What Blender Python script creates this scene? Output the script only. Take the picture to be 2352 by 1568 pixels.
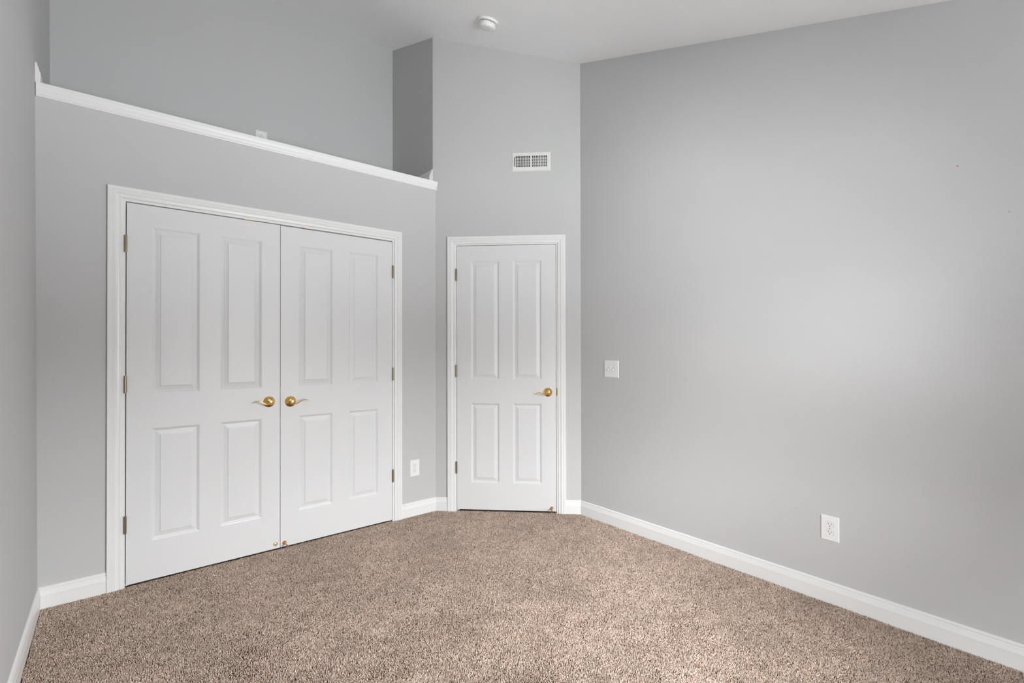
import bpy, bmesh, math, random
import numpy as np
from mathutils import Vector, Matrix

for o in list(bpy.data.objects):
    bpy.data.objects.remove(o, do_unlink=True)
SC = bpy.context.scene
COL = SC.collection
random.seed(7)

# ------------------------------------------------------------------ camera
YAW, PITCH, ROLL = 0.6894, 0.0058, -0.0019
CAM = Vector((0.0, -3.285, 1.271))
cy_, sy_ = math.cos(YAW), math.sin(YAW)
cp_, sp_ = math.cos(PITCH), math.sin(PITCH)
cr_, sr_ = math.cos(ROLL), math.sin(ROLL)
Rv = Vector((cy_, -sy_, 0)); Uv = Vector((-sp_ * sy_, -sp_ * cy_, cp_)); Fv = Vector((cp_ * sy_, cp_ * cy_, sp_))
Xc = Rv * cr_ + Uv * sr_; Yc = Uv * cr_ - Rv * sr_; Zc = -Fv
cam = bpy.data.cameras.new('camera'); camo = bpy.data.objects.new('camera', cam); COL.objects.link(camo)
cam.sensor_fit = 'HORIZONTAL'; cam.sensor_width = 36.0
cam.lens = 1103.8 * 36.0 / 2352.0
cam.shift_x = 2.97 / 2352.0; cam.shift_y = 6.98 / 2352.0
cam.clip_start = 0.02
camo.matrix_world = Matrix(((Xc.x, Yc.x, Zc.x, CAM.x), (Xc.y, Yc.y, Zc.y, CAM.y), (Xc.z, Yc.z, Zc.z, CAM.z), (0, 0, 0, 1)))
SC.camera = camo

# ------------------------------------------------------------------ daylight and exposure
SC.view_settings.view_transform = 'Standard'
SC.view_settings.look = 'None'
SC.view_settings.exposure = 0.05
SC.view_settings.gamma = 1.0
SC.view_settings.use_curve_mapping = False
SC.cycles.use_denoising = True
SC.cycles.max_bounces = 16
SC.cycles.diffuse_bounces = 10
SC.cycles.sample_clamp_indirect = 8.0

SKY, GROUND, TREES = 39.0, 28.5, 10.5
world = bpy.data.worlds.new('world'); SC.world = world; world.use_nodes = True
nt = world.node_tree; nt.nodes.clear()
wo = nt.nodes.new('ShaderNodeOutputWorld'); bg = nt.nodes.new('ShaderNodeBackground')
tc = nt.nodes.new('ShaderNodeTexCoord'); sx = nt.nodes.new('ShaderNodeSeparateXYZ')
rp = nt.nodes.new('ShaderNodeValToRGB'); mr = nt.nodes.new('ShaderNodeMapRange')
mr.inputs['From Min'].default_value = -1; mr.inputs['From Max'].default_value = 1
nt.links.new(tc.outputs['Generated'], sx.inputs[0]); nt.links.new(sx.outputs['Z'], mr.inputs['Value'])
nt.links.new(mr.outputs[0], rp.inputs[0]); nt.links.new(rp.outputs[0], bg.inputs[0]); nt.links.new(bg.outputs[0], wo.inputs[0])
g, h_ = GROUND / SKY, TREES / SKY          # bright ground, a dark band of trees and houses along the horizon, overcast sky
els = rp.color_ramp.elements
els[0].position = 0.42; els[0].color = (g * 0.97, g, g * 1.02, 1)
els[1].position = 0.61; els[1].color = (0.965, 0.985, 1.0, 1)
for pos in (0.45, 0.545):
    e_ = els.new(pos); e_.color = (h_, h_, h_, 1)
bg.inputs[1].default_value = SKY

# window opening in the rear wall (x0, x1, z0, z1), wall plane y = REAR
REAR = -3.95
WIN = (0.82, 2.06, 0.70, 2.05)
# unseen window added in the left wall as fill light (y0, y1, z0, z1)
FILL_WIN = (-3.60, -2.96, 0.30, 1.40)
def portal(name, sx, sz, loc, rot):
    l = bpy.data.lights.new(name, 'AREA'); l.shape = 'RECTANGLE'; l.size = sx; l.size_y = sz; l.cycles.is_portal = True
    o = bpy.data.objects.new(name, l); COL.objects.link(o); o.location = loc; o.rotation_euler = rot
portal('window_daylight', WIN[1] - WIN[0], WIN[3] - WIN[2], ((WIN[0] + WIN[1]) / 2, REAR - 0.14, (WIN[2] + WIN[3]) / 2), (math.pi / 2, 0, 0))
portal('window_daylight', FILL_WIN[1] - FILL_WIN[0], FILL_WIN[3] - FILL_WIN[2], (-0.46, (FILL_WIN[0] + FILL_WIN[1]) / 2, (FILL_WIN[2] + FILL_WIN[3]) / 2), (math.pi / 2, 0, -math.pi / 2))  # portal of the added fill window

# ------------------------------------------------------------------ room numbers (metres)
L0, LEAN = -0.2954, 0.0061              # left wall plane and its slight lean
def xl(z): return L0 + LEAN * (1.3 - z)
XR = 2.7564                             # right wall
XA, YB = 1.9448, -0.7859                # closet wall / corner wall meeting, corner wall / right wall meeting
XS = 1.9294                             # alcove right side wall
YS = 0.0150
YE = 0.7222                             # alcove far wall
ANG = math.atan2(YB, XR - XA)           # corner wall runs at about 45 degrees
DX, DY = math.cos(ANG), math.sin(ANG)
NX, NY = DY, -DX                        # its normal into the room
def ceil_z(x, y): return 3.708 + 0.3295 * y
LEDGE = 2.5715
FL = -0.010                             # floor board under the pile; pile tips reach z = 0

# ------------------------------------------------------------------ materials
def new_mat(name):
    m = bpy.data.materials.new(name); m.use_nodes = True
    n = m.node_tree.nodes; b = n['Principled BSDF']
    return m, m.node_tree, b
def bump(nt, b, scale, strength, dist=0.001, detail=2.0):
    t = nt.nodes.new('ShaderNodeTexCoord'); no = nt.nodes.new('ShaderNodeTexNoise'); bu = nt.nodes.new('ShaderNodeBump')
    no.inputs['Scale'].default_value = scale; no.inputs['Detail'].default_value = detail
    bu.inputs['Strength'].default_value = strength; bu.inputs['Distance'].default_value = dist
    nt.links.new(t.outputs['Object'], no.inputs['Vector']); nt.links.new(no.outputs['Fac'], bu.inputs['Height'])
    nt.links.new(bu.outputs[0], b.inputs['Normal'])
def paint(name, col, rough, scale=350, strength=0.15, dist=0.001, spots=()):
    m, nt, b = new_mat(name)
    b.inputs['Base Color'].default_value = (*col, 1); b.inputs['Roughness'].default_value = rough
    b.inputs['Specular IOR Level'].default_value = 0.35 if rough < 0.5 else 0.12
    bump(nt, b, scale, strength, dist)
    # very slight roller mottling of the paint
    t = nt.nodes.new('ShaderNodeTexCoord'); no = nt.nodes.new('ShaderNodeTexNoise'); no.inputs['Scale'].default_value = 3.0
    no.inputs['Detail'].default_value = 3.0
    mp = nt.nodes.new('ShaderNodeMapRange'); mp.inputs['To Min'].default_value = 0.985; mp.inputs['To Max'].default_value = 1.015
    mx = nt.nodes.new('ShaderNodeMix'); mx.data_type = 'RGBA'; mx.blend_type = 'MULTIPLY'; mx.inputs[0].default_value = 1.0
    mx.inputs[6].default_value = (*col, 1)
    nt.links.new(t.outputs['Object'], no.inputs['Vector']); nt.links.new(no.outputs['Fac'], mp.inputs['Value'])
    nt.links.new(mp.outputs[0], mx.inputs[7])
    out = mx.outputs[2]
    for (p, r, c) in spots:
        ge = nt.nodes.new('ShaderNodeNewGeometry'); vd = nt.nodes.new('ShaderNodeVectorMath'); vd.operation = 'DISTANCE'
        vd.inputs[1].default_value = p
        lt = nt.nodes.new('ShaderNodeMapRange'); lt.inputs['From Min'].default_value = r * 0.5; lt.inputs['From Max'].default_value = r
        lt.inputs['To Min'].default_value = 1; lt.inputs['To Max'].default_value = 0
        m2 = nt.nodes.new('ShaderNodeMix'); m2.data_type = 'RGBA'
        nt.links.new(ge.outputs['Position'], vd.inputs[0]); nt.links.new(vd.outputs['Value'], lt.inputs['Value'])
        nt.links.new(lt.outputs[0], m2.inputs[0]); nt.links.new(out, m2.inputs[6]); m2.inputs[7].default_value = (*c, 1)
        out = m2.outputs[2]
    nt.links.new(out, b.inputs['Base Color'])
    return m
WALLC = (0.545, 0.545, 0.545)
M_WALL = paint('grey_wall_paint', WALLC, 0.85)
M_WALLR = paint('grey_wall_paint_marked', WALLC, 0.85, spots=[((XR, -2.9216, 2.0361), 0.0045, (0.45, 0.24, 0.10)), ((XR, -3.0733, 1.8086), 0.004, (0.36, 0.36, 0.36)), ((XR, -2.292, 0.424), 0.012, (0.515, 0.515, 0.515)), ((XR, -2.305, 0.268), 0.0035, (0.42, 0.42, 0.42)), ((XR, -2.2975, 0.345), 0.003, (0.45, 0.45, 0.45)), ((XR, -2.745, 0.284), 0.012, (0.525, 0.525, 0.525))])
M_CEIL = paint('white_ceiling_paint', (0.94, 0.94, 0.94), 0.9, scale=120, strength=0.5, dist=0.002)
M_TRIM = paint('white_trim_enamel', (0.80, 0.80, 0.795), 0.30, scale=200, strength=0.06)
M_DOOR = paint('white_door_enamel', (0.725, 0.73, 0.735), 0.36, scale=260, strength=0.12)
def plain(name, col, rough, metal=0.0, spec=0.5):
    m, nt, b = new_mat(name)
    b.inputs['Base Color'].default_value = (*col, 1); b.inputs['Roughness'].default_value = rough; b.inputs['Metallic'].default_value = metal
    b.inputs['Specular IOR Level'].default_value = spec
    bump(nt, b, 300, 0.03)
    return m
M_BRASS = plain('polished_brass', (0.86, 0.55, 0.19), 0.13, 1.0)
M_COPPER = plain('coppery_brass', (0.70, 0.42, 0.20), 0.28, 1.0)
M_HINGE = plain('antique_brass', (0.33, 0.275, 0.20), 0.33, 1.0)
M_PLASTIC = plain('white_plastic', (0.82, 0.82, 0.81), 0.35)
M_VENT = plain('white_baked_enamel', (0.74, 0.74, 0.72), 0.4)
M_DARK = plain('dark_slot', (0.02, 0.02, 0.02), 0.6)
M_DUCT = plain('dark_duct_sheet', (0.06, 0.055, 0.05), 0.7)
M_DAMPER = plain('galvanised_damper', (0.45, 0.45, 0.44), 0.45, 0.6)
M_RUBBER = plain('brown_rubber', (0.24, 0.12, 0.06), 0.6)
M_SCREW = plain('painted_screw', (0.62, 0.62, 0.60), 0.4, 0.4)
M_SUB = plain('carpet_backing', (0.16, 0.11, 0.08), 0.95, 0, 0.1)
M_RAW = plain('raw_subfloor', (0.30, 0.24, 0.17), 0.9, 0, 0.1)
def glass_mat():
    m = bpy.data.materials.new('window_glass'); m.use_nodes = True; nt = m.node_tree; nt.nodes.clear()
    o = nt.nodes.new('ShaderNodeOutputMaterial'); tr = nt.nodes.new('ShaderNodeBsdfTransparent'); gl = nt.nodes.new('ShaderNodeBsdfGlossy')
    gl.inputs['Roughness'].default_value = 0.02; fr = nt.nodes.new('ShaderNodeFresnel'); mx = nt.nodes.new('ShaderNodeMixShader')
    nt.links.new(fr.outputs[0], mx.inputs[0]); nt.links.new(tr.outputs[0], mx.inputs[1]); nt.links.new(gl.outputs[0], mx.inputs[2])
    nt.links.new(mx.outputs[0], o.inputs[0]); return m
M_GLASS = glass_mat()
def carpet_mat():
    m, nt, b = new_mat('flecked_carpet_yarn')
    at = nt.nodes.new('ShaderNodeAttribute'); at.attribute_name = 'yarn'
    nt.links.new(at.outputs['Color'], b.inputs['Base Color'])
    b.inputs['Roughness'].default_value = 0.95; b.inputs['Specular IOR Level'].default_value = 0.1
    return m
M_YARN = carpet_mat()

# ------------------------------------------------------------------ mesh helpers
class MB:
    def __init__(s): s.v = []; s.f = []; s.m = []; s.sm = []
    def add(s, vs, fs, mi=0, smooth=False):
        k = len(s.v); s.v += [tuple(v) for v in vs]
        for f in fs: s.f.append([i + k for i in f]); s.m.append(mi); s.sm.append(smooth)
        return s
    def box(s, x0, x1, y0, y1, z0, z1, mi=0):
        return s.add([(x0, y0, z0), (x1, y0, z0), (x1, y1, z0), (x0, y1, z0), (x0, y0, z1), (x1, y0, z1), (x1, y1, z1), (x0, y1, z1)],
                     [(0, 3, 2, 1), (4, 5, 6, 7), (0, 1, 5, 4), (1, 2, 6, 5), (2, 3, 7, 6), (3, 0, 4, 7)], mi)
    def prism(s, pts, z0, z1, mi=0):          # plan polygon, z may be a function of (x, y)
        n = len(pts); a = lambda z, p: z(*p) if callable(z) else z
        vs = [(p[0], p[1], a(z0, p)) for p in pts] + [(p[0], p[1], a(z1, p)) for p in pts]
        fs = [tuple(reversed(range(n))), tuple(range(n, 2 * n))] + [(i, (i + 1) % n, n + (i + 1) % n, n + i) for i in range(n)]
        return s.add(vs, fs, mi)
    def lathe(s, prof, c=(0, 0, 0), axis='-y', seg=32, mi=0, smooth=True):   # prof: (radius, height along axis)
        vs, fs = [], []
        for (r, h) in prof:
            for i in range(seg):
                a = 2 * math.pi * i / seg; u, w = r * math.cos(a), r * math.sin(a)
                if axis == '-y': vs.append((c[0] + u, c[1] - h, c[2] + w))
                elif axis == 'z': vs.append((c[0] + u, c[1] + w, c[2] + h))
                else: vs.append((c[0] + u, c[1] - w, c[2] - h))
        for k in range(len(prof) - 1):
            for i in range(seg):
                j = (i + 1) % seg
                fs.append((k * seg + i, k * seg + j, (k + 1) * seg + j, (k + 1) * seg + i))
        fs.append(tuple(reversed(range(seg)))); fs.append(tuple(range((len(prof) - 1) * seg, len(prof) * seg)))
        return s.add(vs, fs, mi, smooth)
    def tube(s, pts, radii, seg=14, mi=0):    # radii: list of (a, b): half thickness across, half thickness in depth
        P = [Vector(p) for p in pts]; vs, fs = [], []
        for i, p in enumerate(P):
            t = (P[min(i + 1, len(P) - 1)] - P[max(i - 1, 0)]).normalized()
            e = Vector((0, 1, 0)); n = t.cross(e).normalized(); e2 = n.cross(t).normalized()
            a, bb = radii[i]
            for k in range(seg):
                th = 2 * math.pi * k / seg; vs.append(p + n * (a * math.cos(th)) + e2 * (bb * math.sin(th)))
        for i in range(len(P) - 1):
            for k in range(seg):
                j = (k + 1) % seg; fs.append((i * seg + k, i * seg + j, (i + 1) * seg + j, (i + 1) * seg + k))
        fs.append(tuple(reversed(range(seg)))); fs.append(tuple(range((len(P) - 1) * seg, len(P) * seg)))
        return s.add(vs, fs, mi, True)
    def build(s, name, mats, parent=None, bevel=0, loc=None, rotz=0):
        me = bpy.data.meshes.new(name); me.from_pydata(s.v, [], s.f)
        for m in (mats if isinstance(mats, (list, tuple)) else [mats]): me.materials.append(m)
        for p, mi, sm in zip(me.polygons, s.m, s.sm): p.material_index = mi; p.use_smooth = sm
        bm = bmesh.new(); bm.from_mesh(me); bmesh.ops.recalc_face_normals(bm, faces=bm.faces)
        for e in bm.edges:
            if len(e.link_faces) == 2 and e.calc_face_angle(0) > 0.7: e.smooth = False
        bm.to_mesh(me); bm.free()
        o = bpy.data.objects.new(name, me); COL.objects.link(o)
        if parent: o.parent = parent
        if loc is not None: o.location = loc
        o.rotation_euler = (0, 0, rotz)
        if bevel:
            md = o.modifiers.new('bevel', 'BEVEL'); md.width = bevel; md.segments = 2; md.limit_method = 'ANGLE'
        return o
def tag(o, label, cat=None, kind=None, group=None):
    o['label'] = label
    if cat: o['category'] = cat
    if kind: o['kind'] = kind
    if group: o['group'] = group
    return o
def empty(name, loc, rotz=0):
    o = bpy.data.objects.new(name, None); COL.objects.link(o); o.location = loc; o.rotation_euler = (0, 0, rotz)
    o.empty_display_size = 0.1; return o
ROT_R, ROT_L = -math.pi / 2, math.pi / 2
def on_corner(u, o=0.0): return (XA + DX * u + NX * o, DY * u + NY * o)

# ------------------------------------------------------------------ floor and ceiling
fl = MB(); fl.box(-0.5, XR + 0.1, REAR - 0.12, YE + 0.1, -0.12, FL)
tag(fl.build('floor', M_SUB), 'bedroom floor under the flecked beige carpet pile', 'floor', 'structure')
ce = MB(); pts = [(-0.5, REAR - 0.12), (XR + 0.12, REAR - 0.12), (XR + 0.12, YE + 0.12), (-0.5, YE + 0.12)]
ce.prism(pts, ceil_z, lambda x, y: ceil_z(x, y) + 0.12)
tag(ce.build('ceiling', M_CEIL), 'white textured vaulted ceiling sloping down toward the viewer', 'ceiling', 'structure')

# ------------------------------------------------------------------ walls
topc = lambda x, y: ceil_z(x, y) + 0.02
# left wall, leaning a few millimetres
w = MB()
def lwall(ya, yb, za, zb):      # za, zb: numbers or functions of y
    f = lambda z, y: z(y) if callable(z) else z
    vs = [(xl(f(z, y)), y, f(z, y)) for y, z in ((ya, za), (yb, za), (yb, zb), (ya, zb))]
    vs += [(-0.42, v[1], v[2]) for v in vs]
    w.add(vs, [(0, 1, 2, 3), (7, 6, 5, 4), (0, 4, 5, 1), (1, 5, 6, 2), (2, 6, 7, 3), (3, 7, 4, 0)])
topl = lambda y: ceil_z(0, y) + 0.02
lwall(REAR - 0.12, FILL_WIN[0], FL - .05, topl); lwall(FILL_WIN[1], YE + 0.1, FL - .05, topl)
lwall(FILL_WIN[0], FILL_WIN[1], FL - .05, FILL_WIN[2]); lwall(FILL_WIN[0], FILL_WIN[1], FILL_WIN[3], topl)
tag(w.build('wall_left', M_WALL), 'grey painted wall at the left edge of the view', 'wall', 'structure')
w = MB(); w.prism([(XR, REAR - 0.12), (XR + 0.12, REAR - 0.12), (XR + 0.12, YE + 0.1), (XR, YE + 0.1)], FL - .05, topc)
tag(w.build('wall_right', M_WALLR), 'large bare grey wall on the right with light switch and outlet', 'wall', 'structure')
w = MB(); w.prism([(-0.40, YE), (XR + 0.02, YE), (XR + 0.02, YE + 0.1), (-0.40, YE + 0.1)], FL - .05, topc)
tag(w.build('wall_far', M_WALL), 'shaded grey wall at the back of the alcove above the closet', 'wall', 'structure')
w = MB(); w.prism([(XS, YS), (XS + 0.1006, 0.060), (XS + 0.1006, YE + 0.01), (XS, YE + 0.01)], FL - .05, topc)
tag(w.build('wall_alcove_right', M_WALL), 'dark shaded grey side wall of the alcove above the closet', 'wall', 'structure')
# closet wall with its double door opening
OX0, OX1, OZ = 0.0235, 1.5995, 2.075
w = MB(); yt = 0.115
w.prism([(-0.33, 0), (OX0, 0), (OX0, yt), (-0.33, yt)], FL - .05, LEDGE - 0.10)
w.prism([(OX0, 0), (OX1, 0), (OX1, yt), (OX0, yt)], OZ, LEDGE - 0.10)
w.prism([(OX1, 0), (XA, 0), (XS, YS), (XS, yt), (OX1, yt)], FL - .05, LEDGE - 0.10)
w.prism([(-0.33, 0), (XA, 0), (XS, YS), (XS, YE + .005), (-0.33, YE + .005)], LEDGE - 0.10, LEDGE - 0.0015)
tag(w.build('wall_closet', M_WALL), 'grey closet wall around the white double doors, below the alcove ledge', 'wall', 'structure')
# corner wall across the room corner, with the single door opening
U1 = (XR - XA) / DX
DU0, DU1, DZ = 0.1455, 0.9640, 2.087
w = MB()
p = lambda u, o: on_corner(u, o)
w.prism([(XS, YS), p(DU0, 0), p(DU0, -0.1), (XS + 0.1006, 0.060)], FL - .05, topc)
w.prism([p(DU0, 0), p(DU1, 0), p(DU1, -0.1), p(DU0, -0.1)], DZ, topc)
w.prism([p(DU1, 0), (XR, YB), (XR, YB + 0.142), p(DU1, -0.1)], FL - .05, topc)
tag(w.build('wall_corner', M_WALL), 'angled grey wall around the narrow single door', 'wall', 'structure')
# rear wall with the window, behind the viewer
w = MB(); r0 = REAR - 0.12
w.prism([(-0.30, r0), (WIN[0], r0), (WIN[0], REAR), (-0.30, REAR)], FL - .05, topc)
w.prism([(WIN[1], r0), (XR + .02, r0), (XR + .02, REAR), (WIN[1], REAR)], FL - .05, topc)
w.prism([(WIN[0], r0), (WIN[1], r0), (WIN[1], REAR), (WIN[0], REAR)], FL - .05, WIN[2])
w.prism([(WIN[0], r0), (WIN[1], r0), (WIN[1], REAR), (WIN[0], REAR)], WIN[3], topc)
tag(w.build('wall_rear', M_WALL), 'grey wall with the window, behind the viewer', 'wall', 'structure')
# windows: frame, glass pane, sill
def window(name, loc, rotz, width, hh, label):
    wn = empty(name, loc, rotz); tag(wn, label, 'window', 'structure')
    hw, t = width / 2, 0.045; m = MB()
    for (a, b_, c, d) in ((-hw, -hw + t, 0, hh), (hw - t, hw, 0, hh), (-hw + t, hw - t, 0, t), (-hw + t, hw - t, hh - t, hh), (-hw + t, hw - t, hh / 2 - 0.02, hh / 2 + 0.02)):
        m.box(a, b_, 0.04, 0.10, c, d)
    m.build('window_frame', M_TRIM, wn)
    MB().box(-hw + t, hw - t, 0.069, 0.073, t, hh - t).build('glass_pane', M_GLASS, wn)
    MB().box(-hw - 0.05, hw + 0.05, -0.04, 0.0, -0.03, -0.002).build('window_sill', M_TRIM, wn, 0.004)
window('window_1', ((WIN[0] + WIN[1]) / 2, REAR, WIN[2]), math.pi, WIN[1] - WIN[0], WIN[3] - WIN[2], 'white framed window in the rear wall behind the viewer')
window('fill_window', (xl(0.7), (FILL_WIN[0] + FILL_WIN[1]) / 2, FILL_WIN[2]), ROT_L, FILL_WIN[1] - FILL_WIN[0], FILL_WIN[3] - FILL_WIN[2], 'white framed window added out of view in the left wall for fill light')

# ------------------------------------------------------------------ baseboards
BB = [(0, FL), (0.0122, FL), (0.0122, 0.0570), (0.0134, 0.0580), (0.0135, 0.0600), (0.0122, 0.0680), (0.0102, 0.0770), (0.0090, 0.0842), (0.0070, 0.0862), (0.0068, 0.0885),
      (0.0082, 0.0905), (0.0080, 0.0950), (0.0060, 0.0985), (0.0030, 0.1005), (0, 0.1015)]
def run(name, start, end, label, prof=BB, z=0.0, mat=None, cat='baseboard'):
    m = MB(); n = len(prof)
    vs = [(*start(t), zz + z) for t, zz in prof] + [(*end(t), zz + z) for t, zz in prof]
    fs = [(i, (i + 1) % n, n + (i + 1) % n, n + i) for i in range(n)] + [tuple(reversed(range(n))), tuple(range(n, 2 * n))]
    m.add(vs, fs)
    return tag(m.build(name, mat or M_TRIM), label, cat, 'structure')
xl0 = xl(0.05)
CX0, CX1, CZ = -0.0305, 1.6495, 2.1275      # closet casing outer edges
KU0, KU1, KZ = 0.0954, 1.0128, 2.1353       # corner door casing outer edges
run('baseboard_left', lambda t: (xl0 + t, -t), lambda t: (xl0 + t, REAR + t), 'white baseboard along the left wall')
run('baseboard_closet_left', lambda t: (xl0 + t, -t), lambda t: (CX0, -t), 'short white baseboard between left wall and closet door casing')
run('baseboard_closet_right', lambda t: (CX1, -t), lambda t: (XA - 0.4048 * t, -t), 'short white baseboard under the outlet right of the closet doors')
run('baseboard_corner_left', lambda t: on_corner(0.4048 * t, t), lambda t: on_corner(KU0, t), 'tiny white baseboard piece left of the single door casing')
run('baseboard_corner_right', lambda t: on_corner(KU1, t), lambda t: on_corner(U1 - 0.4237 * t, t), 'tiny white baseboard piece right of the single door casing')
run('baseboard_right', lambda t: (XR - t, YB - 0.4237 * t), lambda t: (XR - t, REAR + t), 'long white baseboard along the right wall')
run('baseboard_rear', lambda t: (xl0 + t, REAR + t), lambda t: (XR - t, REAR + t), 'white baseboard along the rear wall behind the viewer')
zl = LEDGE; xa = xl(2.62) - 0.0005
AB = [(0, 0), (0.0200, 0), (0.0200, 0.0520), (0.0185, 0.0570), (0.0150, 0.0620), (0.0140, 0.0740), (0.0115, 0.0800), (0.0082, 0.0840), (0.0080, 0.0970), (0.0055, 0.1010), (0, 0.1020)]
run('baseboard_alcove_left', lambda t: (xa + (t if t else -0.003), 0.004), lambda t: (xa + (t if t else -0.003), YE - t), 'white baseboard end standing on the left end of the ledge', prof=AB, z=zl)
run('baseboard_alcove_right', lambda t: (XS - t, YS + 0.9683 * t), lambda t: (XS - t, YE - t), 'white baseboard end standing on the right end of the ledge', prof=AB, z=zl)
run('baseboard_alcove_far', lambda t: (xa + t, YE - t), lambda t: (XS - t, YE - t), 'white baseboard along the alcove back wall, hidden by the ledge', prof=AB, z=zl)

# ledge trim: moulded board on the front edge of the alcove floor, its right end dying into the angled wall
LT = [(0, 0), (0.0118, 0), (0.0125, -0.001), (0.0118, -0.018), (0.0100, -0.027), (0.0088, -0.0315), (0.0094, -0.0335), (0.0092, -0.040), (0.0072, -0.043),
      (0.0058, -0.050), (0.0064, -0.056), (0.0086, -0.0625), (0.0092, -0.0655), (0.0086, -0.068), (0, -0.068)]
run('trim_3', lambda t: (xl(2.55) + 0.0035 - 0.1 * t * 0, -t), lambda t: (XA + 1.03 * t, -t), 'white moulded trim along the front of the ledge above the closet doors', prof=LT, z=LEDGE + 0.0005, cat='trim')

# ------------------------------------------------------------------ door casings with jambs
CP = [(0, 0), (0, 0.0160), (0.0020, 0.0180), (0.0190, 0.0178), (0.0205, 0.0152), (0.0225, 0.0160), (0.0330, 0.0165), (0.0355, 0.0140), (0.0420, 0.0110),
      (0.0510, 0.0095), (0.0525, 0.0112), (0.0560, 0.0110), (0.0580, 0.0085), (0.0585, 0)]
def casing(mb, x0, x1, zt):
    n = len(CP); vs = []
    for d, t in CP:
        vs += [(x0 + d, -t, FL), (x0 + d, -t, zt - d), (x1 - d, -t, zt - d), (x1 - d, -t, FL)]
    fs = []
    for i in range(n):
        j = (i + 1) % n
        for k in range(3): fs.append((i * 4 + k, i * 4 + k + 1, j * 4 + k + 1, j * 4 + k))
    fs.append(tuple(i * 4 for i in range(n))); fs.append(tuple(i * 4 + 3 for i in reversed(range(n))))
    mb.add(vs, fs)
def ushape(mb, x0, x1, zt, th, y0, y1):     # boards of thickness th outside the clear opening x0..x1, zt
    mb.box(x0 - th, x0, y0, y1, FL, zt + th); mb.box(x1, x1 + th, y0, y1, FL, zt + th); mb.box(x0, x1, y0, y1, zt, zt + th)
def door_trim(name, loc, rotz, x0, x1, zt, jx0, jx1, jz, depth, label):
    r = empty(name, loc, rotz); tag(r, label, 'door frame', 'structure')
    m = MB(); casing(m, x0, x1, zt); m.build('casing', M_TRIM, r)
    m = MB(); ushape(m, jx0, jx1, jz, 0.0195, -0.0015, depth); m.build('jamb', M_TRIM, r)
    m = MB(); ushape(m, jx0 + 0.012, jx1 - 0.012, jz - 0.012, 0.0118, 0.037, 0.058); m.build('stop_strip', M_TRIM, r)
    return r
CJ0, CJ1, CJZ = 0.0445, 1.5785, 2.0555
T1 = door_trim('trim_1', (0, 0, 0), 0, CX0, CX1, CZ, CJ0, CJ1, CJZ, 0.116, 'white moulded casing around the closet double doors')
# dark gap-top catches for the two leaves
for xx, in ((0.638,), (0.986,)):
    MB().box(xx - 0.029, xx + 0.029, 0.002, 0.030, CJZ - 0.0030, CJZ + 0.0005).build('catch_plate', M_COPPER, T1)
DJ0, DJ1, DJZ = 0.1665, 0.9432, 2.0670
T2 = door_trim('trim_2', (XA, 0, 0), ANG, KU0, KU1, KZ, DJ0, DJ1, DJZ, 0.101, 'white moulded casing around the narrow single door')
MB().box(DJ1 - 0.0006, DJ1 + 0.006, -0.0030, 0.022, 0.899, 0.957).build('strike_plate', M_BRASS, T2)

# ------------------------------------------------------------------ doors
PP = [(0, 0), (0.0012, 0.0009), (0.0050, 0.0020), (0.0062, 0.0042), (0.0130, 0.0088), (0.0152, 0.0095), (0.0175, 0.0092), (0.0385, 0.0036), (0.0402, 0.0008), (0.0425, 0.0004)]
def leaf_mesh(w, z0, z1, panels_x, panels_z, front=-0.003, th=0.035):
    m = MB(); xs = sorted({0, w, *[x for p in panels_x for x in p]}); zs = sorted({z0, z1, *[z for p in panels_z for z in p]})
    for i in range(len(xs) - 1):
        for k in range(len(zs) - 1):
            a, b_, c, d = xs[i], xs[i + 1], zs[k], zs[k + 1]
            if any(abs(a - p[0]) < 1e-6 for p in panels_x) and any(abs(c - p[0]) < 1e-6 for p in panels_z):
                vs, fs = [], []
                for o, dp in PP:
                    y = front + dp
                    vs += [(a + o, y, c + o), (b_ - o, y, c + o), (b_ - o, y, d - o), (a + o, y, d - o)]
                for q in range(len(PP) - 1):
                    for s in range(4):
                        s2 = (s + 1) % 4; fs.append((q * 4 + s, q * 4 + s2, q * 4 + 4 + s2, q * 4 + 4 + s))
                k4 = (len(PP) - 1) * 4; fs.append((k4, k4 + 1, k4 + 2, k4 + 3)); m.add(vs, fs)
            else:
                m.add([(a, front, c), (b_, front, c), (b_, front, d), (a, front, d)], [(0, 1, 2, 3)])
    bk = front + th
    m.add([(0, front, z0), (w, front, z0), (w, front, z1), (0, front, z1), (0, bk, z0), (w, bk, z0), (w, bk, z1), (0, bk, z1)],
          [(7, 6, 5, 4), (0, 4, 5, 1), (1, 5, 6, 2), (2, 6, 7, 3), (3, 7, 4, 0)])
    return m
def weld(o):
    bm = bmesh.new(); bm.from_mesh(o.data); bmesh.ops.remove_doubles(bm, verts=bm.verts, dist=1e-5)
    bmesh.ops.recalc_face_normals(bm, faces=bm.faces); bm.to_mesh(o.data); bm.free()
def hinge(parent, x, zc):
    y = -0.0100; r = 0.0064; h = 0.0445
    prof = [(0.001, -h - 0.003), (r * 0.75, -h - 0.0025), (r * 0.8, -h)]
    cuts = [-0.027, -0.009, 0.009, 0.027]
    zz = [-h]
    prof.append((r, -h + 0.0005))
    for c in cuts: prof += [(r, c - 0.0008), (r * 0.8, c - 0.0006), (r * 0.8, c + 0.0006), (r, c + 0.0008)]
    prof += [(r, h - 0.0005), (r * 0.8, h), (r * 0.75, h + 0.0025), (0.001, h + 0.003)]
    m = MB(); m.lathe(prof, (x, y, zc), 'z', 16)
    o = m.build('hinge', M_HINGE, parent)
    MB().box(x - 0.0012, x + 0.0012, y + 0.003, 0.020, zc - h, zc + h).build('hinge_plate', M_HINGE, o)
    return o
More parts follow.
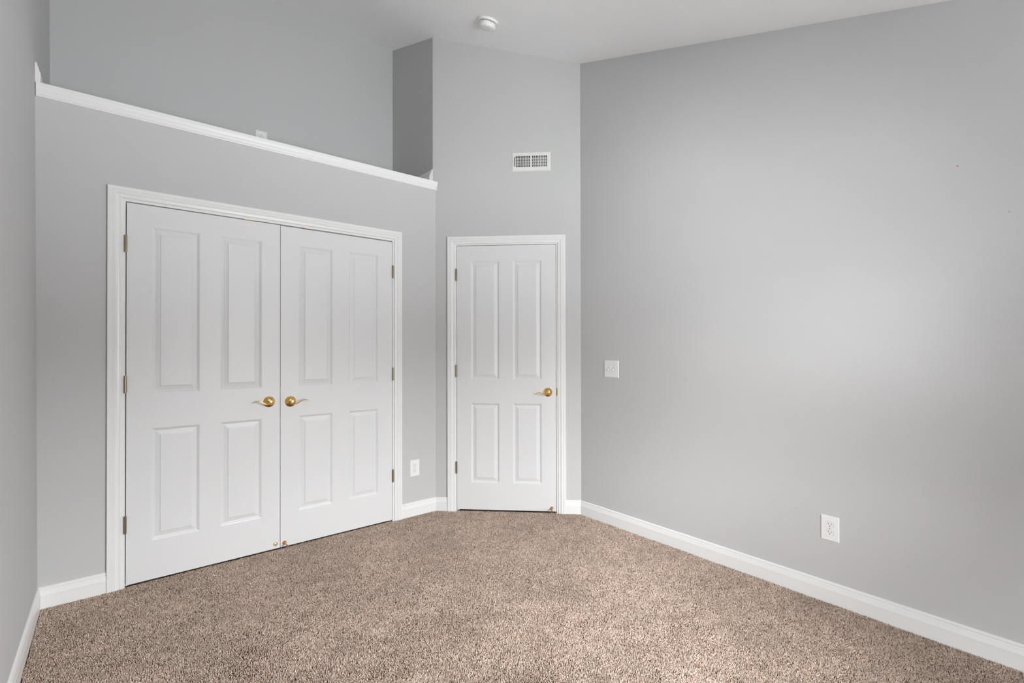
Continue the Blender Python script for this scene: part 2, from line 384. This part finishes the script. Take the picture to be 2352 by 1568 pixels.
def rot2(x, z, a): return (x * math.cos(a) - z * math.sin(a), x * math.sin(a) + z * math.cos(a))
def handle(parent, x, z, d, droop=0.0):       # d = -1: lever points to the left, +1: to the right
    R = 0.0345
    m = MB(); m.lathe([(R, -0.003), (R, 0.0025), (R - 0.0012, 0.0042), (R - 0.005, 0.0062), (0.0265, 0.0078), (0.0255, 0.0092), (0.019, 0.0118), (0.0145, 0.0150), (0.012, 0.0155)], (x, 0, z), '-y', 48)
    m.lathe([(0.0022, 0.0), (0.0022, 0.0112), (0.0012, 0.0114)], (x + 0.001, 0, z + 0.0215), '-y', 12, 1)
    o = m.build('door_handle', [M_BRASS, M_DARK], parent)
    m = MB(); m.lathe([(0.0112, 0.012), (0.0105, 0.030), (0.0125, 0.040), (0.0142, 0.048), (0.0140, 0.058), (0.0115, 0.0635), (0.004, 0.0650)], (x, 0, z), '-y', 28)
    ctrl = [(0.004, -0.001), (0.012, -0.0075), (0.021, -0.0108), (0.031, -0.0075), (0.043, -0.0005), (0.055, 0.0065), (0.066, 0.0106), (0.076, 0.0112), (0.085, 0.0090), (0.094, 0.0048), (0.1025, -0.0005)]
    wid = [0.0090, 0.0078, 0.0062, 0.0055, 0.0052, 0.0050, 0.0048, 0.0044, 0.0038, 0.0030, 0.0016]
    pts, rad = [], []
    for i in range(len(ctrl) - 1):
        for q in range(4):
            f = q / 4.0
            P0, P1, P2, P3 = ctrl[max(i - 1, 0)], ctrl[i], ctrl[i + 1], ctrl[min(i + 2, len(ctrl) - 1)]
            c = [0.5 * (2 * P1[k] + (P2[k] - P0[k]) * f + (2 * P0[k] - 5 * P1[k] + 4 * P2[k] - P3[k]) * f * f + (3 * P1[k] - P0[k] - 3 * P2[k] + P3[k]) * f ** 3) for k in (0, 1)]
            a, b_ = rot2(c[0], c[1], -droop); rr = wid[i] * (1 - f) + wid[i + 1] * f
            pts.append((x + d * a, -0.0535 + 0.006 * (c[0] / 0.10) ** 2, z + b_)); rad.append((rr * 0.62, rr * 1.25))
    m.tube(pts, rad); m.build('lever', M_BRASS, o)
    return o
def door_stop(parent, x, z):
    m = MB(); m.lathe([(0.0120, -0.003), (0.0128, 0.003), (0.0126, 0.007), (0.0110, 0.0115), (0.0080, 0.0150), (0.0052, 0.0170), (0.0046, 0.0190), (0.0044, 0.060), (0.0055, 0.062), (0.0062, 0.066), (0.0062, 0.070), (0.005, 0.071)], (x, 0, z), '-y', 24)
    o = m.build('door_stop', M_COPPER, parent)
    MB().lathe([(0.0058, 0.0705), (0.0064, 0.072), (0.0064, 0.079), (0.0045, 0.081)], (x, 0, z), '-y', 20).build('rubber_tip', M_RUBBER, o)
PX = (0.1085, 0.3315), (0.4350, 0.6565)
# closet left leaf: hinged on the left
HZ = (1.8275, 1.0775, 0.3315)
PZ = ((0.2185, 0.8320), (1.0220, 1.9350))
def door(name, loc, rotz, w, z0, z1, px, pz, label):
    r = empty(name, loc, rotz); tag(r, label, 'door', 'structure')
    o = leaf_mesh(w, z0, z1, px, pz).build('door_leaf', M_DOOR, r); weld(o)
    return r
W1 = 0.7615
d1 = door('door_1', (0.0485, 0, 0), 0, W1, 0.0080, 2.0490, PX, PZ, 'left leaf of the white closet double doors, lever pointing left')
for z in HZ: hinge(d1, -0.0035, z)
handle(d1, 0.7465 - 0.0485, 0.9335, -1)
m = MB(); m.lathe([(0.0130, -0.003), (0.0130, 0.002), (0.0118, 0.0045), (0.0098, 0.0050), (0.0080, 0.0030), (0.0055, 0.0022), (0.0048, 0.0040), (0.0015, 0.0052)], (0.7841 - 0.0485, 0, 0.0365), '-y', 28)
o = m.build('door_stop_base', M_BRASS, d1); o['label'] = 'round brass door stop base without its post'
d2 = door('door_2', (0.8130, 0, 0), 0, W1, 0.0080, 2.0465, ((0.1090, 0.3285), (0.4375, 0.6545)), PZ, 'right leaf of the white closet double doors, lever pointing right')
for z in HZ: hinge(d2, W1 + 0.0035, z)
handle(d2, 0.8725 - 0.8130, 0.9265, 1)
door_stop(d2, 0.8365 - 0.8130, 0.0330)
W3 = 0.7705
d3 = door('door_3', (XA + DX * 0.1695, DY * 0.1695, 0), ANG, W3, 0.0115, 2.0625, ((0.1105, 0.3330), (0.4380, 0.6605)), ((0.2195, 0.8370), (1.0190, 1.9445)), 'narrow white single door in the angled wall')
for z in (1.8372, 1.0880, 0.3371): hinge(d3, -0.0025, z)
handle(d3, 0.8772 - 0.1695, 0.9257, -1, 0.16)
door_stop(d3, 0.9052 - 0.1695, 0.0375)

# ------------------------------------------------------------------ outlets and switch
def plate(mb, w, h, t=0.0050, b=0.0032):
    hw, hh = w / 2, h / 2
    vs = []
    for (ax, az, y) in ((hw, hh, 0.0), (hw, hh, -0.0012), (hw - b * 0.45, hh - b * 0.45, -t * 0.75), (hw - b, hh - b, -t)):
        vs += [(-ax, y, -az), (ax, y, -az), (ax, y, az), (-ax, y, az)]
    fs = [(3, 2, 1, 0)]
    for q in range(3):
        for s in range(4): s2 = (s + 1) % 4; fs.append((q * 4 + s, q * 4 + s2, q * 4 + 4 + s2, q * 4 + 4 + s))
    fs.append((12, 13, 14, 15)); mb.add(vs, fs)
def rec_outline(s=1.0):
    pts = []; r, cut = 0.0172, 0.0142
    a0 = math.asin(cut / r)
    for k in range(13):
        a = -a0 + 2 * a0 * k / 12; pts.append((r * s * math.cos(a), r * s * math.sin(a)))
    for k in range(13):
        a = math.pi - a0 + 2 * a0 * k / 12; pts.append((r * s * math.cos(a), r * s * math.sin(a)))
    return pts
def extr(mb, pts, y0, y1, mi=0, ox=0, oz=0):
    n = len(pts)
    mb.add([(ox + p[0], y0, oz + p[1]) for p in pts] + [(ox + p[0], y1, oz + p[1]) for p in pts],
           [tuple(range(n)), tuple(reversed(range(n, 2 * n)))] + [(i, (i + 1) % n, n + (i + 1) % n, n + i) for i in range(n)], mi)
def circ(r, n=14): return [(r * math.cos(2 * math.pi * i / n), r * math.sin(2 * math.pi * i / n)) for i in range(n)]
def receptacle(parent, zc, flip=1, t=0.0050):
    m = MB()
    extr(m, rec_outline(1.035), -t + 0.001, -t - 0.0002, 1, 0, zc)           # dark ring painting a shadow gap around the socket face
    extr(m, rec_outline(1.0), -t + 0.001, -t - 0.0016, 0, 0, zc)
    y0, y1 = -t - 0.001, -t - 0.0018
    for sx, hl in ((-0.0064, 0.0043), (0.0064, 0.0035)):
        m.box(sx - 0.0011, sx + 0.0011, y1, y0, zc + flip * 0.0040 - hl, zc + flip * 0.0040 + hl, 1)
    gp = circ(0.0025, 12); extr(m, gp, y0, y1, 1, 0, zc - flip * 0.0072)
    return m.build('receptacle', [M_PLASTIC, M_DARK], parent)
def screw(parent, x, z, t=0.0050, r=0.0030, mat=None, name='screw'):
    m = MB(); m.lathe([(r, t - 0.001), (r, t + 0.0004), (r * 0.6, t + 0.0010), (0.0004, t + 0.0012)], (x, 0, z), '-y', 14)
    m.box(x - r * 0.75, x + r * 0.75, -t - 0.0013, -t - 0.0009, z - 0.0004, z + 0.0004, 1)
    return m.build(name, [mat or M_SCREW, M_DARK], parent)
def outlet(loc, rotz, label, flip=1, w=0.0785, h=0.1225):
    r = empty('wall_outlet', loc, rotz); tag(r, label, 'outlet', None, 'duplex wall outlets')
    m = MB(); plate(m, w, h); m.build('faceplate', M_PLASTIC, r)
    receptacle(r, 0.0195, flip); receptacle(r, -0.0195, flip); screw(r, 0, 0)
    return r
outlet((XR, -2.4437, 0.3660), ROT_R, 'white duplex outlet low on the large right wall')
outlet((1.7605, 0, 0.3570), 0, 'white duplex outlet between the closet doors and the single door')
outlet((0.8560, YE, 2.8530), 0, 'white outlet on the alcove back wall, half hidden by the ledge', -1)
sw = empty('light_switch', (XR, -1.0812, 1.1143), ROT_R); tag(sw, 'white double toggle light switch plate on the right wall beside the single door', 'light switch')
m = MB(); plate(m, 0.1275, 0.1222); m.build('faceplate', M_PLASTIC, sw)
for xx in (-0.0232, 0.0232):
    m = MB(); m.box(xx - 0.0052, xx + 0.0052, -0.0062, -0.004, -0.0122, 0.0122, 1)
    m.box(xx - 0.0046, xx + 0.0046, -0.0065, -0.004, -0.0115, 0.0115, 0)
    y0, y1 = -0.006, -0.0175
    m.add([(xx - .0042, y0, -.0045), (xx + .0042, y0, -.0045), (xx + .0042, y0, .006), (xx - .0042, y0, .006),
           (xx - .0036, y1, -.0125), (xx + .0036, y1, -.0125), (xx + .0036, y1, -.0065), (xx - .0036, y1, -.0065)],
          [(0, 1, 2, 3), (7, 6, 5, 4), (0, 4, 5, 1), (1, 5, 6, 2), (2, 6, 7, 3), (3, 7, 4, 0)], 0)
    m.build('toggle', [M_PLASTIC, M_DUCT], sw, 0.0006)
    for zz in (0.030, -0.030): screw(sw, xx, zz, r=0.0028)

# ------------------------------------------------------------------ air vent on the corner wall
vx, vz = on_corner(0.7515), 2.7082
vt = empty('air_vent', (vx[0], vx[1], vz), ANG); tag(vt, 'white rectangular air vent grille high on the angled wall above the single door', 'vent')
m = MB(); hw, hh = 0.150, 0.0738; ow0, oh = 0.1185, 0.0425
def fp(x0, x1, z0, z1, y0=-0.007, y1=-0.0055): m.box(x0, x1, y0, y1, z0, z1)
rings = [(hw, hh, 0.0), (hw, hh, -0.0015), (hw - 0.007, hh - 0.007, -0.0070)]
vs = []
for ax, az, y in rings: vs += [(-ax, y, -az), (ax, y, -az), (ax, y, az), (-ax, y, az)]
fs = []
for q in range(2):
    for s in range(4): s2 = (s + 1) % 4; fs.append((q * 4 + s, q * 4 + s2, q * 4 + 4 + s2, q * 4 + 4 + s))
m.add(vs, fs)
ix, iz = hw - 0.007, hh - 0.007
LB = (-0.1190, -0.0073); RB = (0.0076, 0.1216)          # two banks of slots
LS = (-0.1315, -0.1262)                                # damper lever slot
fp(-ix, ix, oh, iz); fp(-ix, ix, -iz, -oh)
fp(-ix, LS[0], -oh, oh); fp(LS[1], LB[0], -oh, oh); fp(LB[1], RB[0], -oh, oh); fp(RB[1], ix, -oh, oh)
fp(LS[0], LS[1], oh - 0.006, oh); fp(LS[0], LS[1], -oh, -oh + 0.006)
m.build('grille_frame', M_VENT, vt)
m = MB(); m.box(LS[0] - 0.004, RB[1] + 0.004, -0.0004, 0.0, -oh - 0.002, oh + 0.002); m.build('duct_back', M_DUCT, vt)
for bank, slant in ((LB, -1), (RB, 1)):
    for k in range(1, 9):
        x = bank[0] + (bank[1] - bank[0]) * k / 9.0
        m = MB(); f0, f1, tk = -0.0068, -0.0012, 0.0010
        sl = slant * 0.0030
        m.add([(x - tk * 1.7, f0, -oh), (x + tk * 1.7, f0, -oh), (x + tk * .8 + sl, f1, -oh), (x - tk * .8 + sl, f1, -oh), (x - tk * 1.7, f0, oh), (x + tk * 1.7, f0, oh), (x + tk * .8 + sl, f1, oh), (x - tk * .8 + sl, f1, oh)],
              [(0, 3, 2, 1), (4, 5, 6, 7), (0, 1, 5, 4), (1, 2, 6, 5), (2, 3, 7, 6), (3, 0, 4, 7)])
        m.build('louver', M_VENT, vt)
for zc in (0.0220, 0.0000, -0.0220):
    m = MB(); m.add([(LB[0], -0.0010, zc - 0.0075), (RB[1], -0.0010, zc - 0.0075), (RB[1], -0.0005, zc - 0.0075), (LB[0], -0.0005, zc - 0.0075),
                     (LB[0], -0.0011, zc + 0.0075), (RB[1], -0.0011, zc + 0.0075), (RB[1], -0.0005, zc + 0.0075), (LB[0], -0.0005, zc + 0.0075)],
                    [(0, 3, 2, 1), (4, 5, 6, 7), (0, 1, 5, 4), (1, 2, 6, 5), (2, 3, 7, 6), (3, 0, 4, 7)])
    m.build('damper_blade', M_DAMPER, vt)
for xx in (-0.1397, 0.1397): screw(vt, xx, 0.0, 0.0070, 0.0026, M_DAMPER)

# ------------------------------------------------------------------ smoke detector on the sloping ceiling
sx_, sy2 = 1.945, -0.690
sd = empty('smoke_detector', (sx_, sy2, ceil_z(sx_, sy2)))
sd.rotation_euler = (math.atan(0.3295), 0, 0)
tag(sd, 'round white smoke detector on the sloping ceiling', 'smoke detector')
MB().lathe([(0.0700, -0.002), (0.0700, 0.010), (0.0685, 0.0125), (0.0600, 0.0135), (0.05, 0.0135)], (0, 0, 0), '-z', 48).build('mounting_base', M_PLASTIC, sd)
m = MB(); m.lathe([(0.0525, 0.0130), (0.0525, 0.0165)], (0, 0, 0), '-z', 48, 1)
m.lathe([(0.0560, 0.0165), (0.0575, 0.0180), (0.0570, 0.0380), (0.0550, 0.0430), (0.0490, 0.0470), (0.0300, 0.0490), (0.001, 0.0495)], (0, 0, 0), '-z', 48)
m.build('cover', [M_PLASTIC, M_DARK], sd)
for k in range(6):
    a = 2 * math.pi * k / 6 + 0.35; ca, sa = math.cos(a), math.sin(a)
    m = MB(); vs = []
    for zz in (-0.0175, -0.0265):
        for (rr, tt) in ((0.054, -0.0011), (0.0578, -0.0011), (0.0578, 0.0011), (0.054, 0.0011)):
            vs.append((rr * ca - tt * sa, rr * sa + tt * ca, zz))
    m.add(vs, [(0, 1, 2, 3), (7, 6, 5, 4), (0, 4, 5, 1), (1, 5, 6, 2), (2, 6, 7, 3), (3, 7, 4, 0)])
    m.build('vent_slot', M_DARK, sd)
MB().lathe([(0.0095, 0.0465), (0.0095, 0.0500), (0.0080, 0.0510), (0.001, 0.0512)], (0.024, -0.012, 0), '-z', 20).build('test_button', M_PLASTIC, sd)

# ------------------------------------------------------------------ carpet pile: cut yarn tufts, one mesh of stuff
def carpet():
    rng = np.random.default_rng(11)
    sp = 0.0038
    x0, x1, y0, y1 = xl0 + 0.0135, XR - 0.0135, -3.55, 0.035
    gx, gy = np.meshgrid(np.arange(x0, x1, sp), np.arange(y0, y1, sp), indexing='ij')
    px = gx.ravel() + rng.uniform(-.5, .5, gx.size) * sp; py = gy.ravel() + rng.uniform(-.5, .5, gx.size) * sp
    # inside the room outline (and just under the doors)
    u = (px - XA) * DX + py * DY; off = (px - XA) * NX + py * NY
    under_c = (px > CJ0) & (px < CJ1); under_d = (u > DJ0) & (u < DJ1)
    ok = np.where(under_c, py < 0.003, py < -0.0135)
    ok &= np.where(under_d & (px > XA - 0.2), off > -0.004, off > 0.0135)
    ok &= (px > x0 + 0.001) & (px < x1 - 0.001)
    px, py = px[ok], py[ok]; n = px.size
    # smooth random field that sets how the pile lies
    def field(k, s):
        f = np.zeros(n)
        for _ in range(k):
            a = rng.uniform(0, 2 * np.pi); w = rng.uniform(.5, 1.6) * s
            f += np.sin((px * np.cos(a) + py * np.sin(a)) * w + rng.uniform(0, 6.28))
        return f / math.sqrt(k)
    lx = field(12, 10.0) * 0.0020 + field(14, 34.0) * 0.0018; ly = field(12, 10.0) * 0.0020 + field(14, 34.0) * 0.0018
    lay_sheen = 1.0 + 0.045 * field(12, 14.0) + 0.05 * field(16, 45.0)      # pile-lay sheen patches painted into the yarn colour
    ang = rng.uniform(0, 2 * np.pi, n); mag = rng.uniform(0.0004, 0.0036, n)
    tx = lx + np.cos(ang) * mag; ty = ly + np.sin(ang) * mag
    h = rng.uniform(0.0070, 0.0105, n)
    r0 = rng.uniform(0.0016, 0.0021, n); r1 = rng.uniform(0.0010, 0.0015, n); b0 = 0.35
    ph = rng.uniform(0, 2 * np.pi, n)
    V = np.empty((n, 6, 3), np.float32)
    for k in range(3):
        c, s = np.cos(ph + k * 2.0944), np.sin(ph + k * 2.0944)
        V[:, k, 0] = px + b0 * tx + r0 * c; V[:, k, 1] = py + b0 * ty + r0 * s; V[:, k, 2] = FL + b0 * h
        V[:, 3 + k, 0] = px + tx + r1 * c; V[:, 3 + k, 1] = py + ty + r1 * s; V[:, 3 + k, 2] = FL + h + rng.uniform(-.0009, .0009, n)
    # keep tips off walls
    V[:, :, 0] = np.clip(V[:, :, 0], x0, x1)
    tris = np.array([[0, 1, 4, 3], [1, 2, 5, 4], [2, 0, 3, 5]]); cap = np.array([3, 4, 5])
    base = (np.arange(n) * 6)[:, None]
    quads = (base[:, :, None] + tris[None]).reshape(n, 12); caps = base + cap[None]
    loops = np.concatenate([quads, caps], axis=1).ravel().astype(np.int32)
    sizes = np.tile(np.array([4, 4, 4, 3], np.int32), n); starts = np.concatenate([[0], np.cumsum(sizes)[:-1]]).astype(np.int32)
    me = bpy.data.meshes.new('carpet_pile')
    me.vertices.add(n * 6); me.vertices.foreach_set('co', V.ravel())
    me.loops.add(loops.size); me.loops.foreach_set('vertex_index', loops)
    me.polygons.add(n * 4); me.polygons.foreach_set('loop_start', starts); me.polygons.foreach_set('loop_total', sizes)
    me.update(calc_edges=True)
    pal = np.array([[.61, .49, .415], [.52, .40, .33], [.75, .64, .565], [.40, .285, .225], [.22, .155, .115], [.085, .058, .042], [.46, .305, .22], [.45, .39, .32]])
    pr = np.array([.27, .21, .12, .13, .08, .035, .065, .09])
    ci = rng.choice(len(pal), n, p=pr / pr.sum()); c = pal[ci] * rng.uniform(.88, 1.12, (n, 1)) * 1.16 * np.clip(lay_sheen, .75, 1.25)[:, None]
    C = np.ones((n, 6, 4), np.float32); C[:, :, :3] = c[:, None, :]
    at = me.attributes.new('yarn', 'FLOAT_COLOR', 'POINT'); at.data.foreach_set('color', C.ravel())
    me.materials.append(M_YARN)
    o = bpy.data.objects.new('carpet_pile', me); COL.objects.link(o)
    tag(o, 'flecked beige and brown cut pile carpet covering the bedroom floor', 'carpet', 'stuff')
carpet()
